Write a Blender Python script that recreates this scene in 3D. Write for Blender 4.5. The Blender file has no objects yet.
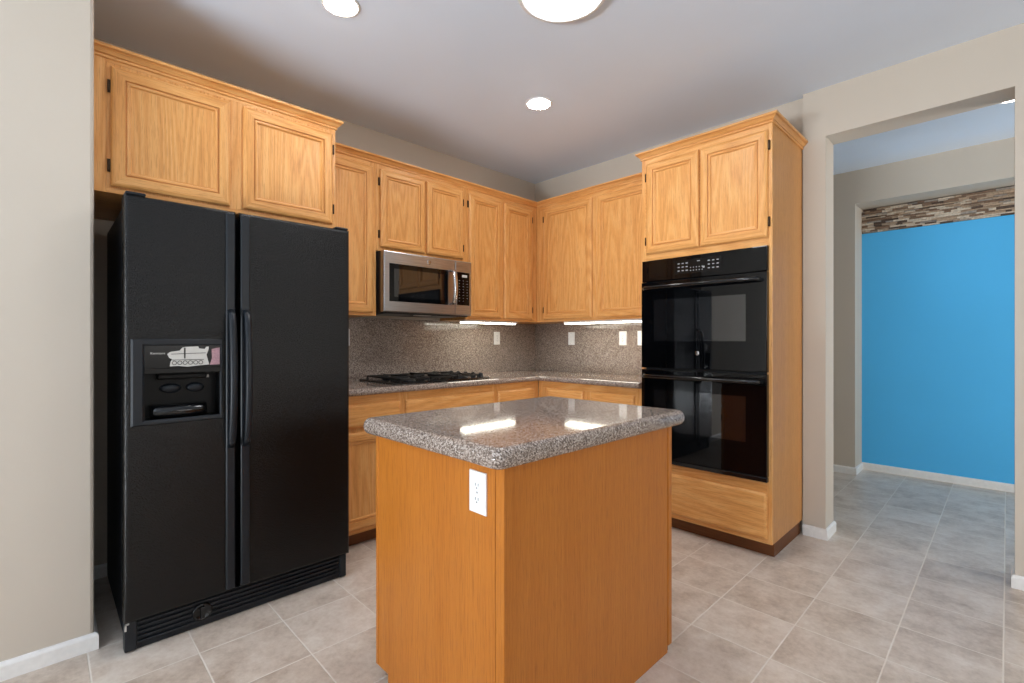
import bpy, bmesh, math, random
from mathutils import Vector, Matrix
random.seed(7)
SC = bpy.context.scene
COL = SC.collection
R = math.radians

# ------------------------------------------------------------------ camera
cam_d = bpy.data.cameras.new('camera')
cam_d.sensor_width = 36.0
cam_d.lens = 36.0 * 482.0 / 1024.0
cam_d.clip_start = 0.02
cam = bpy.data.objects.new('camera', cam_d)
cam.location = (3.227, -3.451, 1.203)
cam.rotation_euler = (R(90), 0, R(45.8))
COL.objects.link(cam)
SC.camera = cam

# ------------------------------------------------------------------ world, daylight, exposure
world = bpy.data.worlds.new('world')
SC.world = world
world.use_nodes = True
bg = world.node_tree.nodes['Background']
bg.inputs['Color'].default_value = (0.75, 0.86, 1.0, 1)
bg.inputs['Strength'].default_value = 0.6
SC.view_settings.view_transform = 'Standard'
SC.view_settings.look = 'None'
SC.view_settings.gamma = 1.0
SC.view_settings.use_curve_mapping = False
SC.view_settings.exposure = 0.0
SC.cycles.use_denoising = True
SC.cycles.max_bounces = 10
SC.cycles.diffuse_bounces = 6
SC.cycles.caustics_reflective = False
SC.cycles.caustics_refractive = False
SC.cycles.sample_clamp_indirect = 6.0


def area(name, loc, rot, sx, sy, power, color):
    d = bpy.data.lights.new(name, 'AREA')
    d.shape = 'RECTANGLE'
    d.size, d.size_y = sx, sy
    d.energy = power
    d.color = color
    o = bpy.data.objects.new(name, d)
    o.location, o.rotation_euler = loc, rot
    COL.objects.link(o)
    return o


# daylight through the unseen windows, plus added fills for ceiling and hall
area('daylight_rear', (2.35, -7.45, 1.3), (R(90), 0, 0), 2.6, 2.3, 26, (0.92, 0.96, 1.0))
area('ceiling_fill', (2.4, -8.1, 0.05), (R(140), 0, R(-25)), 2.8, 1.2, 700, (0.86, 0.93, 1.0))  # added fill aimed upward to brighten the ceiling
area('daylight_right', (6.85, -5.1, 1.25), (R(90), 0, R(90)), 2.7, 2.2, 14, (0.90, 0.97, 1.0))
area('daylight_small_window', (6.85, -2.1, 1.675), (R(90), 0, R(90)), 1.0, 0.95, 24, (1.0, 0.98, 0.95))
area('daylight_small_window', (6.85, -0.75, 1.675), (R(90), 0, R(90)), 0.9, 0.95, 24, (1.0, 0.98, 0.95))
area('hall_fill', (6.2, 1.0, 1.2), (R(128), 0, R(90)), 1.0, 1.8, 68, (1.0, 0.98, 0.95))  # added fill, tilted up to lift the hall walls and ceiling

LAMP_SMALL = 85.0
LAMP_BIG = 48.0
LAMP_HALL = 8.0
LAMP_STRIP = 15.0


# ------------------------------------------------------------------ materials
def srgb(r, g, b):
    def f(c):
        c /= 255.0
        return c / 12.92 if c <= 0.04045 else ((c + 0.055) / 1.055) ** 2.4
    return (f(r), f(g), f(b), 1.0)


class NT:
    def __init__(self, name):
        self.m = bpy.data.materials.new(name)
        self.m.use_nodes = True
        self.t = self.m.node_tree
        self.b = self.t.nodes['Principled BSDF']

    def n(self, typ, **kw):
        nd = self.t.nodes.new(typ)
        for k, v in kw.items():
            if k in nd.inputs.keys():
                nd.inputs[k].default_value = v
            else:
                setattr(nd, k, v)
        return nd

    def l(self, a, b):
        self.t.links.new(a, b)

    def math(self, op, a, b=None, c=None):
        nd = self.t.nodes.new('ShaderNodeMath')
        nd.operation = op
        for i, v in enumerate((a, b, c)):
            if v is None:
                continue
            if isinstance(v, (int, float)):
                nd.inputs[i].default_value = v
            else:
                self.l(v, nd.inputs[i])
        return nd.outputs[0]

    def ramp(self, fac, stops, interp='LINEAR'):
        nd = self.t.nodes.new('ShaderNodeValToRGB')
        cr = nd.color_ramp
        cr.interpolation = interp
        while len(cr.elements) < len(stops):
            cr.elements.new(0.5)
        for e, (p, c) in zip(cr.elements, stops):
            e.position = p
            e.color = c
        self.l(fac, nd.inputs['Fac'])
        return nd.outputs['Color']

    def mix(self, fac, a, b, blend='MIX'):
        nd = self.t.nodes.new('ShaderNodeMix')
        nd.data_type = 'RGBA'
        nd.blend_type = blend
        for v, i in ((fac, 0), (a, 6), (b, 7)):
            if isinstance(v, (int, float)):
                nd.inputs[i].default_value = v
            elif isinstance(v, tuple):
                nd.inputs[i].default_value = v
            else:
                self.l(v, nd.inputs[i])
        return nd.outputs[2]

    def bump(self, h, strength, dist):
        nd = self.n('ShaderNodeBump', Strength=strength, Distance=dist)
        self.l(h, nd.inputs['Height'])
        self.l(nd.outputs['Normal'], self.b.inputs['Normal'])

    def set(self, **kw):
        for k, v in kw.items():
            self.b.inputs[k.replace('_', ' ')].default_value = v
        return self


def plain(name, col, rough=0.5, metal=0.0, spec=0.5, var=0.04, scale=40.0, bump=0.0):
    s = NT(name)
    tc = s.n('ShaderNodeTexCoord')
    no = s.n('ShaderNodeTexNoise', Scale=scale, Detail=3.0)
    s.l(tc.outputs['Object'], no.inputs['Vector'])
    dk = tuple(c * (1 - var) for c in col[:3]) + (1,)
    lt = tuple(min(1, c * (1 + var)) for c in col[:3]) + (1,)
    s.l(s.ramp(no.outputs['Fac'], [(0.3, dk), (0.7, lt)]), s.b.inputs['Base Color'])
    s.set(Roughness=rough, Metallic=metal)
    s.b.inputs['Specular IOR Level'].default_value = spec
    if bump:
        s.bump(no.outputs['Fac'], bump, 0.002)
    return s.m


def oak(name, axis, light, mid, dark, cath=0.45, rough=0.36):
    s = NT(name)
    tc = s.n('ShaderNodeTexCoord')
    oi = s.n('ShaderNodeObjectInfo')
    off = s.n('ShaderNodeVectorMath', operation='SCALE')
    off.inputs[0].default_value = (7.3, 11.7, 5.1)
    s.l(oi.outputs['Random'], off.inputs['Scale'])
    add = s.n('ShaderNodeVectorMath', operation='ADD')
    s.l(tc.outputs['Object'], add.inputs[0])
    s.l(off.outputs[0], add.inputs[1])

    def mapped(across, along):
        mp = s.n('ShaderNodeMapping')
        sc = [across] * 3
        sc['XYZ'.index(axis)] = along
        mp.inputs['Scale'].default_value = sc
        s.l(add.outputs[0], mp.inputs['Vector'])
        return mp.outputs[0]
    big = s.n('ShaderNodeTexNoise', Scale=1.0, Detail=1.5, Roughness=0.4)
    s.l(mapped(6.0, 0.6), big.inputs['Vector'])
    rings = s.math('SINE', s.math('MULTIPLY', big.outputs['Fac'], 95.0))
    rings = s.math('MULTIPLY_ADD', rings, 0.5, 0.5)
    fine = s.n('ShaderNodeTexNoise', Scale=1.0, Detail=4.0, Roughness=0.65)
    s.l(mapped(150.0, 3.2), fine.inputs['Vector'])
    pores = s.n('ShaderNodeTexNoise', Scale=1.0, Detail=2.0, Roughness=0.6)
    s.l(mapped(420.0, 14.0), pores.inputs['Vector'])
    tone = s.n('ShaderNodeTexNoise', Scale=1.0, Detail=2.0)
    s.l(mapped(9.0, 0.6), tone.inputs['Vector'])
    f = s.math('MULTIPLY_ADD', fine.outputs['Fac'], 0.62, s.math('MULTIPLY', rings, cath * 0.50))
    f = s.math('ADD', f, s.math('MULTIPLY_ADD', tone.outputs['Fac'], 0.3, -0.15))
    c = s.ramp(f, [(0.16, light), (0.48, mid), (0.86, dark)])
    pr = s.ramp(pores.outputs['Fac'], [(0.36, (0.62, 0.55, 0.48, 1)), (0.47, (1, 1, 1, 1))])
    c = s.mix(0.55, c, pr, 'MULTIPLY')
    s.l(c, s.b.inputs['Base Color'])
    s.set(Roughness=rough)
    s.b.inputs['Specular IOR Level'].default_value = 0.32
    s.bump(pores.outputs['Fac'], 0.10, 0.0008)
    return s.m


OL, OM, OD = srgb(230, 176, 112), srgb(220, 158, 90), srgb(186, 121, 60)
OAK = {a: oak('honey oak grain ' + a, a, OL, OM, OD) for a in 'XYZ'}
VL, VM, VD = srgb(192, 120, 46), srgb(177, 104, 32), srgb(148, 81, 21)
VEN = {a: oak('shaded oak veneer grain ' + a, a, VL, VM, VD, cath=0.08, rough=0.33) for a in 'XYZ'}  # straight-grained veneer; part of its darker tone is shade put into the colour
SIDE_OAK = oak('shaded honey oak side', 'Z', srgb(214, 154, 88), srgb(200, 138, 70), srgb(170, 104, 46), cath=0.08, rough=0.34)  # darker copy of the oak, with the side's shade mixed into its colour
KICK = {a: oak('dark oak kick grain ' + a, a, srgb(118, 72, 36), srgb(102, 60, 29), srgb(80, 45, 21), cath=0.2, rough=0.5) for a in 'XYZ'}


def granite():
    s = NT('speckled brown granite')
    tc = s.n('ShaderNodeTexCoord')
    v = s.n('ShaderNodeTexVoronoi', Scale=270.0)
    v2 = s.n('ShaderNodeTexVoronoi', Scale=480.0)
    no = s.n('ShaderNodeTexNoise', Scale=120.0, Detail=3.0)
    for q in (v, v2, no):
        s.l(tc.outputs['Object'], q.inputs['Vector'])
    sep = s.n('ShaderNodeSeparateColor')
    s.l(v.outputs['Color'], sep.inputs[0])
    sep2 = s.n('ShaderNodeSeparateColor')
    s.l(v2.outputs['Color'], sep2.inputs[0])
    f = s.math('MULTIPLY_ADD', sep2.outputs[0], 0.4, s.math('MULTIPLY', sep.outputs[0], 0.6))
    c = s.ramp(f, [(0.0, srgb(54, 46, 42)), (0.28, srgb(88, 76, 69)), (0.45, srgb(134, 119, 109)),
                   (0.60, srgb(160, 145, 134)), (0.78, srgb(192, 180, 170)), (1.0, srgb(222, 214, 206))])
    c = s.mix(0.12, c, s.ramp(no.outputs['Fac'], [(0.35, srgb(104, 90, 80)), (0.65, srgb(172, 157, 145))]))
    s.l(c, s.b.inputs['Base Color'])
    s.set(Roughness=0.07)
    s.b.inputs['Specular IOR Level'].default_value = 0.36
    return s.m


GRANITE = granite()


def tile_floor():
    s = NT('beige ceramic floor tile')
    T, X0, Y0 = 0.309, 1.053, -2.402
    geo = s.n('ShaderNodeNewGeometry')
    sep = s.n('ShaderNodeSeparateXYZ')
    s.l(geo.outputs['Position'], sep.inputs[0])
    u = s.math('DIVIDE', s.math('SUBTRACT', sep.outputs[0], X0 - 30 * T), T)
    w = s.math('DIVIDE', s.math('SUBTRACT', sep.outputs[1], Y0 - 30 * T), T)

    def edge(q):
        fr = s.math('FRACT', q)
        return s.math('MINIMUM', fr, s.math('SUBTRACT', 1.0, fr))
    e = s.math('MINIMUM', edge(u), edge(w))
    nz = s.n('ShaderNodeTexNoise', Scale=60.0, Detail=2.0)
    s.l(geo.outputs['Position'], nz.inputs['Vector'])
    e2 = s.math('ADD', e, s.math('MULTIPLY_ADD', nz.outputs['Fac'], 0.006, -0.003))
    mask = s.ramp(e2, [(0.006, (1, 1, 1, 1)), (0.011, (0, 0, 0, 1))])
    cell = s.n('ShaderNodeCombineXYZ')
    s.l(s.math('FLOOR', u), cell.inputs[0])
    s.l(s.math('FLOOR', w), cell.inputs[1])
    wn = s.n('ShaderNodeTexWhiteNoise')
    s.l(cell.outputs[0], wn.inputs['Vector'])
    sc = s.n('ShaderNodeVectorMath', operation='SCALE')
    s.l(wn.outputs['Color'], sc.inputs[0])
    sc.inputs['Scale'].default_value = 20.0
    ad = s.n('ShaderNodeVectorMath', operation='ADD')
    s.l(geo.outputs['Position'], ad.inputs[0])
    s.l(sc.outputs[0], ad.inputs[1])
    n1 = s.n('ShaderNodeTexNoise', Scale=7.0, Detail=6.0, Roughness=0.62)
    n2 = s.n('ShaderNodeTexNoise', Scale=45.0, Detail=4.0, Roughness=0.7)
    s.l(ad.outputs[0], n1.inputs['Vector'])
    s.l(ad.outputs[0], n2.inputs['Vector'])
    f = s.math('MULTIPLY_ADD', n2.outputs['Fac'], 0.35, s.math('MULTIPLY', n1.outputs['Fac'], 0.65))
    f = s.math('ADD', f, s.math('MULTIPLY_ADD', wn.outputs['Value'], 0.10, -0.05))
    c = s.ramp(f, [(0.32, srgb(176, 158, 141)), (0.5, srgb(207, 192, 177)), (0.68, srgb(226, 215, 203))])
    c = s.mix(mask, c, srgb(228, 220, 209))
    s.l(c, s.b.inputs['Base Color'])
    rr = s.n('ShaderNodeMapRange')
    s.l(mask, rr.inputs['Value'])
    rr.inputs['To Min'].default_value = 0.34
    rr.inputs['To Max'].default_value = 0.85
    s.l(rr.outputs[0], s.b.inputs['Roughness'])
    h = s.math('SUBTRACT', s.math('MULTIPLY', n2.outputs['Fac'], 0.12), mask)
    s.bump(h, 0.5, 0.002)
    return s.m


TILE = tile_floor()


def wall_paint(name, col):
    s = NT(name)
    tc = s.n('ShaderNodeTexCoord')
    n1 = s.n('ShaderNodeTexNoise', Scale=85.0, Detail=3.0)
    n2 = s.n('ShaderNodeTexNoise', Scale=2.0, Detail=2.0)
    s.l(tc.outputs['Object'], n1.inputs['Vector'])
    s.l(tc.outputs['Object'], n2.inputs['Vector'])
    lo = tuple(c * 0.97 for c in col[:3]) + (1,)
    s.l(s.ramp(n2.outputs['Fac'], [(0.3, lo), (0.7, col)]), s.b.inputs['Base Color'])
    s.set(Roughness=0.7)
    s.b.inputs['Specular IOR Level'].default_value = 0.25
    s.bump(n1.outputs['Fac'], 0.10, 0.002)
    return s.m


PAINT = wall_paint('beige wall paint', srgb(201, 191, 177))
PAINT_CEIL = wall_paint('grey white ceiling paint', srgb(219, 230, 244))
PAINT_BLUE = wall_paint('bright blue wall paint', srgb(84, 186, 244))
WHITE_TRIM = plain('white trim paint', srgb(232, 231, 228), 0.45)
WHITE_PLATE = plain('white plastic plate', srgb(238, 240, 240), 0.35)
SLOT = plain('dark slot', srgb(60, 60, 62), 0.6)
BLACK_GLOSS = plain('black glossy enamel', srgb(13, 14, 16), 0.12, var=0.1)
BLACK_GLASS = plain('black oven glass', srgb(4, 5, 7), 0.03, spec=0.26, var=0.05)
WINDOW_GLASS = plain('smoky oven window', srgb(15, 16, 18), 0.03, spec=0.95, var=0.05)
BLACK_SATIN = plain('black satin plastic', srgb(20, 25, 31), 0.40, spec=0.35, var=0.1)
BLACK_MATTE = plain('black cast iron', srgb(16, 16, 17), 0.5, var=0.2, scale=300, bump=0.2)
CAVITY = plain('black cavity plastic', srgb(4, 5, 6), 0.4, spec=0.2)
PANEL_BLACK = plain('black gloss panel', srgb(8, 8, 9), 0.22, spec=0.3)
LABEL_GREY = plain('pale grey print', srgb(196, 194, 188), 0.5)
PRINT_GREY = plain('grey key print', srgb(150, 150, 150), 0.5)
LABEL_PINK = plain('faded pink sticker print', srgb(178, 140, 148), 0.55, var=0.25, scale=260)
PRINT_DARK = plain('dark print', srgb(54, 52, 50), 0.5)
STEEL_DARK = plain('dark grey painted side', srgb(48, 46, 46), 0.45, spec=0.3)
BRONZE = plain('dark bronze hinge metal', srgb(62, 46, 32), 0.4, metal=0.8)
FILTER = plain('aluminium filter mesh', srgb(150, 150, 150), 0.45, metal=0.8)
CHROME = plain('bright satin metal', srgb(200, 200, 202), 0.22, metal=1.0)
FRIDGE_SIDE = plain('dark blue grey fridge side', srgb(34, 38, 44), 0.45)
STONES = [plain('ledger stone ' + n, c, 0.85, var=0.22, scale=70, bump=0.6) for n, c in (
    ('cream', srgb(206, 192, 174)), ('tan', srgb(172, 150, 128)), ('brown', srgb(128, 104, 86)),
    ('umber', srgb(88, 72, 62)), ('grey', srgb(150, 142, 134)))]


def brushed():
    s = NT('brushed stainless steel')
    tc = s.n('ShaderNodeTexCoord')
    mp = s.n('ShaderNodeMapping')
    mp.inputs['Scale'].default_value = (400, 6, 400)
    s.l(tc.outputs['Object'], mp.inputs['Vector'])
    no = s.n('ShaderNodeTexNoise', Scale=1.0, Detail=3.0)
    s.l(mp.outputs[0], no.inputs['Vector'])
    s.l(s.ramp(no.outputs['Fac'], [(0.3, srgb(150, 151, 154)), (0.7, srgb(188, 189, 192))]), s.b.inputs['Base Color'])
    s.set(Metallic=1.0, Roughness=0.30)
    s.bump(no.outputs['Fac'], 0.05, 0.001)
    return s.m


STEEL = brushed()


def fridge_skin():
    s = NT('black pebbled fridge skin')
    tc = s.n('ShaderNodeTexCoord')
    v = s.n('ShaderNodeTexNoise', Scale=270.0, Detail=1.0, Roughness=0.5)
    s.l(tc.outputs['Object'], v.inputs['Vector'])
    s.b.inputs['Base Color'].default_value = srgb(7, 8, 9)
    s.set(Roughness=0.17)
    s.b.inputs['Specular IOR Level'].default_value = 0.32
    s.bump(v.outputs['Fac'], 0.42, 0.004)
    return s.m


FRIDGE = fridge_skin()


def glow(name, col, strength):
    s = NT(name)
    s.b.inputs['Base Color'].default_value = (0.9, 0.9, 0.9, 1)
    s.b.inputs['Emission Color'].default_value = col
    s.b.inputs['Emission Strength'].default_value = strength
    s.set(Roughness=0.4)
    return s.m


GLOW_SMALL = glow('lit downlight lens', (1.0, 0.97, 0.93, 1), LAMP_SMALL)
GLOW_BIG = glow('lit ceiling dome', (0.97, 0.98, 1.0, 1), LAMP_BIG)
GLOW_HALL = glow('lit hall downlight lens', (1.0, 0.95, 0.88, 1), LAMP_HALL)
GLOW_STRIP = glow('lit strip diffuser', (1.0, 0.97, 0.82, 1), LAMP_STRIP)


def pane_mat():
    s = NT('clear window pane')
    tr = s.n('ShaderNodeBsdfTransparent')
    gl = s.n('ShaderNodeBsdfGlossy', Roughness=0.02)
    mx = s.n('ShaderNodeMixShader', Fac=0.05)
    s.l(tr.outputs[0], mx.inputs[1])
    s.l(gl.outputs[0], mx.inputs[2])
    s.l(mx.outputs[0], s.t.nodes['Material Output'].inputs['Surface'])
    return s.m


PANE = pane_mat()


# ------------------------------------------------------------------ mesh helpers
def FX(u, v, w): return (w, u, v)          # a face looking to +x: u = y, v = z, w = x
def FNX(u, v, w): return (-w, u, v)        # a face looking to -x
def FNY(u, v, w): return (u, -w, v)        # a face looking to -y: u = x, v = z, w = -y
def FY(u, v, w): return (u, w, v)          # a face looking to +y
def FNZ(u, v, w): return (u, v, -w)        # a face looking down
def FZ(u, v, w): return (u, v, w)          # a face looking up


class MB:
    def __init__(self):
        self.bm = bmesh.new()

    def box(self, x0, x1, y0, y1, z0, z1, bev=0.0, seg=2, mi=0):
        t = bmesh.new()
        r = bmesh.ops.create_cube(t, size=1.0)
        for v in r['verts']:
            v.co = Vector(((x0 + x1) / 2 + v.co.x * (x1 - x0), (y0 + y1) / 2 + v.co.y * (y1 - y0),
                           (z0 + z1) / 2 + v.co.z * (z1 - z0)))
        if bev > 0:
            bmesh.ops.bevel(t, geom=list(t.edges), offset=bev, segments=seg, profile=0.5, affect='EDGES')
        self.merge(t, mi)
        return self

    def merge(self, t, mi=0):
        mp = {v: self.bm.verts.new(v.co) for v in t.verts}
        for f in t.faces:
            try:
                g = self.bm.faces.new([mp[v] for v in f.verts])
                g.material_index = mi
            except ValueError:
                pass
        t.free()

    def rings(self, frame, rects, bands=None, cap0=True, cap1=True, side=None):
        """nested rectangles (u0,u1,v0,v1,w) bridged one to the next; side=(slot left/right, slot top/bottom)"""
        loops = []
        for (u0, u1, v0, v1, w) in rects:
            loops.append([self.bm.verts.new(frame(*p)) for p in ((u0, v0, w), (u1, v0, w), (u1, v1, w), (u0, v1, w))])
        for i in range(len(loops) - 1):
            for k in range(4):
                a, b = loops[i], loops[i + 1]
                f = self.bm.faces.new((a[k], a[(k + 1) % 4], b[(k + 1) % 4], b[k]))
                if side:
                    f.material_index = side[1] if k in (0, 2) else side[0]
                elif bands:
                    f.material_index = bands[i]
        if cap0:
            f = self.bm.faces.new(loops[0])
            f.material_index = bands[0] if bands else 0
        if cap1:
            f = self.bm.faces.new(loops[-1])
            f.material_index = bands[-1] if bands else 0
        return self

    def slab(self, frame, u0, u1, v0, v1, w0, w1, r=0.006, mi=0):
        """a board with a rounded front edge"""
        rc = [(u0, u1, v0, v1, w0), (u0, u1, v0, v1, w1 - r)]
        for a in (30, 60, 90):
            i = r * (1 - math.cos(R(a)))
            d = r * math.sin(R(a))
            rc.append((u0 + i, u1 - i, v0 + i, v1 - i, w1 - r + d))
        return self.rings(frame, rc, bands=[mi] * 5)

    def tube(self, pts, r, seg=10, mi=0, sx=1.0, ref=(0, 0, 1)):
        pts = [Vector(p) for p in pts]
        loops = []
        up0 = Vector(ref)
        for i, p in enumerate(pts):
            d = (pts[min(i + 1, len(pts) - 1)] - pts[max(i - 1, 0)]).normalized()
            b = up0
            a = d.cross(up0).normalized()
            loops.append([self.bm.verts.new(p + a * (r * sx * math.cos(2 * math.pi * k / seg)) + b * (r * math.sin(2 * math.pi * k / seg))) for k in range(seg)])
        for i in range(len(loops) - 1):
            for k in range(seg):
                f = self.bm.faces.new((loops[i][k], loops[i][(k + 1) % seg], loops[i + 1][(k + 1) % seg], loops[i + 1][k]))
                f.material_index = mi
                f.smooth = True
        for lp in (loops[0], loops[-1]):
            self.bm.faces.new(lp).material_index = mi
        return self

    def lathe(self, frame, cu, cv, prof, seg=32, mi=0, smooth=True, cap0=True, cap1=True):
        """prof = [(radius, w), ...] turned about the frame's w axis at (cu, cv)"""
        loops = []
        for (r, w) in prof:
            loops.append([self.bm.verts.new(frame(cu + r * math.cos(2 * math.pi * k / seg), cv + r * math.sin(2 * math.pi * k / seg), w)) for k in range(seg)])
        for i in range(len(loops) - 1):
            for k in range(seg):
                f = self.bm.faces.new((loops[i][k], loops[i][(k + 1) % seg], loops[i + 1][(k + 1) % seg], loops[i + 1][k]))
                f.material_index = mi
                f.smooth = smooth
        if cap0:
            self.bm.faces.new(loops[0]).material_index = mi
        if cap1:
            self.bm.faces.new(loops[-1]).material_index = mi
        return self

    def poly(self, frame, pts, w0, w1, mi=0):
        """an outline (u,v) given the thickness w0..w1"""
        a = [self.bm.verts.new(frame(u, v, w0)) for u, v in pts]
        b = [self.bm.verts.new(frame(u, v, w1)) for u, v in pts]
        n = len(pts)
        self.bm.faces.new(a).material_index = mi
        self.bm.faces.new(b).material_index = mi
        for k in range(n):
            self.bm.faces.new((a[k], a[(k + 1) % n], b[(k + 1) % n], b[k])).material_index = mi
        return self

    def sweep(self, path, prof, mi=0, side=1, mis=None):
        """profile [(out, z)] swept along a plan polyline with mitred corners; out is to the right of travel if side=1"""
        P = [Vector((p[0], p[1])) for p in path]
        n = len(P)
        loops = []
        for i in range(n):
            def nrm(a, b):
                d = (b - a).normalized()
                return Vector((d.y, -d.x)) * side
            if i == 0:
                m = nrm(P[0], P[1])
            elif i == n - 1:
                m = nrm(P[-2], P[-1])
            else:
                n0, n1 = nrm(P[i - 1], P[i]), nrm(P[i], P[i + 1])
                m = (n0 + n1) / (1 + n0.dot(n1))
            loops.append([self.bm.verts.new((P[i].x + m.x * o, P[i].y + m.y * o, z)) for o, z in prof])
        k = len(prof)
        for i in range(n - 1):
            for j in range(k):
                f = self.bm.faces.new((loops[i][j], loops[i][(j + 1) % k], loops[i + 1][(j + 1) % k], loops[i + 1][j]))
                f.material_index = mis[i] if mis else mi
        self.bm.faces.new(loops[0]).material_index = mi
        self.bm.faces.new(loops[-1]).material_index = mi
        return self

    def build(self, name, mats, parent=None, origin=None):
        if not isinstance(mats, (list, tuple)):
            mats = [mats]
        bmesh.ops.recalc_face_normals(self.bm, faces=list(self.bm.faces))
        if parent is not None:
            root = parent
            while root.parent:
                root = root.parent
            org = Vector(root.location)
        elif origin is not None:
            org = Vector(origin)
        else:
            xs = [v.co for v in self.bm.verts]
            org = Vector(((min(c.x for c in xs) + max(c.x for c in xs)) / 2, (min(c.y for c in xs) + max(c.y for c in xs)) / 2, min(c.z for c in xs)))
        for v in self.bm.verts:
            v.co -= org
        me = bpy.data.meshes.new(name)
        self.bm.to_mesh(me)
        self.bm.free()
        for m in mats:
            me.materials.append(m)
        o = bpy.data.objects.new(name, me)
        COL.objects.link(o)
        if parent is not None:
            o.parent = parent
        else:
            o.location = org
        return o


def tag(o, label, cat, group=None):
    o['label'] = label
    o['category'] = cat
    if group:
        o['group'] = group
    return o


def thing(name, loc, label, cat, group=None):
    o = bpy.data.objects.new(name, None)
    o.empty_display_size = 0.05
    o.location = loc
    COL.objects.link(o)
    return tag(o, label, cat, group)


def structure(name, mb, mat, label=None):
    o = mb.build(name, mat)
    o['kind'] = 'structure'
    if label:
        o['label'] = label
    return o


def lettering(name, text, size, frame, cu, cv, w, mat, parent, depth=0.0004, flip=False):
    """text turned into a thin mesh, centred at (cu, cv) on the frame's plane"""
    cd = bpy.data.curves.new('lettering', 'FONT')
    cd.body = text
    cd.size = size
    cd.align_x = 'CENTER'
    cd.align_y = 'CENTER'
    cd.extrude = depth
    ob = bpy.data.objects.new('lettering', cd)
    COL.objects.link(ob)
    dg = bpy.context.evaluated_depsgraph_get()
    me = bpy.data.meshes.new_from_object(ob.evaluated_get(dg))
    bpy.data.objects.remove(ob)
    bpy.data.curves.remove(cd)
    root = parent
    while root.parent:
        root = root.parent
    for v in me.vertices:
        v.co = Vector(frame(cu + v.co.x, cv + v.co.y, w + v.co.z)) - Vector(root.location)
    me.materials.clear()
    me.materials.append(mat)
    o = bpy.data.objects.new(name, me)
    COL.objects.link(o)
    o.parent = parent
    return o


# ------------------------------------------------------------------ the room
CEIL = 2.745
structure('floor', MB().box(-0.3, 7.0, -7.6, 2.5, -0.1, 0.0), TILE)
structure('ceiling', MB().box(-0.3, 7.0, -7.6, 2.5, CEIL, CEIL + 0.1), PAINT_CEIL)
structure('wall_left', MB().box(-0.15, 0.0, -3.308, 0.15, 0, CEIL), PAINT)
structure('wall_back', MB().box(-0.0, 2.335, 0.0, 0.15, 0, CEIL), PAINT)
structure('wall_near_left', MB().box(-0.15, 0.735, -7.3, -3.308, 0, CEIL, bev=0.012), PAINT)
# wall with the passage opening: x 2.457..3.25, head at z 2.45
structure('wall_passage', MB()
          .box(2.335, 2.457, -0.05, 0.14, 0, CEIL)
          .box(3.252, 6.8, -0.05, 0.14, 0, CEIL)
          .box(2.457, 3.252, -0.05, 0.14, 2.45, CEIL), PAINT)
# rear wall and right wall behind the photographer, each with a window
structure('wall_rear', MB().box(0.735, 1.0, -7.4, -7.2, 0, CEIL).box(3.7, 6.8, -7.4, -7.2, 0, CEIL)
          .box(1.0, 3.7, -7.4, -7.2, 0, 0.1).box(1.0, 3.7, -7.4, -7.2, 2.4, CEIL), PAINT)
structure('wall_right', MB().box(6.6, 6.8, -7.2, -6.5, 0, CEIL).box(6.6, 6.8, -3.7, -3.4, 0, CEIL)
          .box(6.6, 6.8, -3.4, -0.05, 0, 1.2).box(6.6, 6.8, -3.4, -0.05, 2.15, CEIL)
          .box(6.6, 6.8, -3.4, -2.6, 1.2, 2.15).box(6.6, 6.8, -1.6, -1.2, 1.2, 2.15).box(6.6, 6.8, -0.3, -0.05, 1.2, 2.15)
          .box(6.6, 6.8, -6.5, -3.7, 0, 0.15).box(6.6, 6.8, -6.5, -3.7, 2.35, CEIL), PAINT)


def window(name, frame, u0, u1, v0, v1, w):
    fr = MB()
    fr.rings(frame, [(u0, u1, v0, v1, w - 0.05), (u0, u1, v0, v1, w + 0.02), (u0 + 0.05, u1 - 0.05, v0 + 0.05, v1 - 0.05, w + 0.02),
                     (u0 + 0.05, u1 - 0.05, v0 + 0.05, v1 - 0.05, w - 0.05), (u0, u1, v0, v1, w - 0.05)], cap0=False, cap1=False)
    c = (u0 + u1) / 2
    fr.rings(frame, [(c - 0.03, c + 0.03, v0 + 0.05, v1 - 0.05, w - 0.04), (c - 0.03, c + 0.03, v0 + 0.05, v1 - 0.05, w + 0.01)])
    o = structure(name, fr, WHITE_TRIM)
    p = MB().rings(frame, [(u0 + 0.05, u1 - 0.05, v0 + 0.05, v1 - 0.05, w - 0.025), (u0 + 0.05, u1 - 0.05, v0 + 0.05, v1 - 0.05, w - 0.021)])
    p.build('pane', PANE, o)
    return o


window('window_1', FY, 1.0, 3.7, 0.1, 2.4, -7.3)
window('window_2', FNX, -6.5, -3.7, 0.15, 2.35, -6.7)
window('window_3', FNX, -2.6, -1.6, 1.2, 2.15, -6.7)
window('window_4', FNX, -1.2, -0.3, 1.2, 2.15, -6.7)

# hall beyond the opening, with the niche, the blue wall and the stone band
structure('wall_hall_far', MB().box(0.9, 2.267, 1.8, 2.25, 0, CEIL).box(2.267, 5.2, 1.8, 2.25, 2.445, CEIL)
          .box(5.2, 6.0, 1.8, 2.25, 0, CEIL), PAINT)
structure('wall_hall_left', MB().box(0.75, 0.9, 0.15, 2.25, 0, CEIL), PAINT)
structure('wall_hall_right', MB().box(5.9, 6.05, 0.14, 0.45, 0, CEIL).box(5.9, 6.05, 1.55, 1.8, 0, CEIL)
          .box(5.9, 6.05, 0.45, 1.55, 2.3, CEIL).box(5.9, 6.05, 0.45, 1.55, 0, 0.3), PAINT)
structure('wall_blue', MB().box(2.267, 5.2, 2.09, 2.25, 0, 2.2155), PAINT_BLUE)

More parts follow.
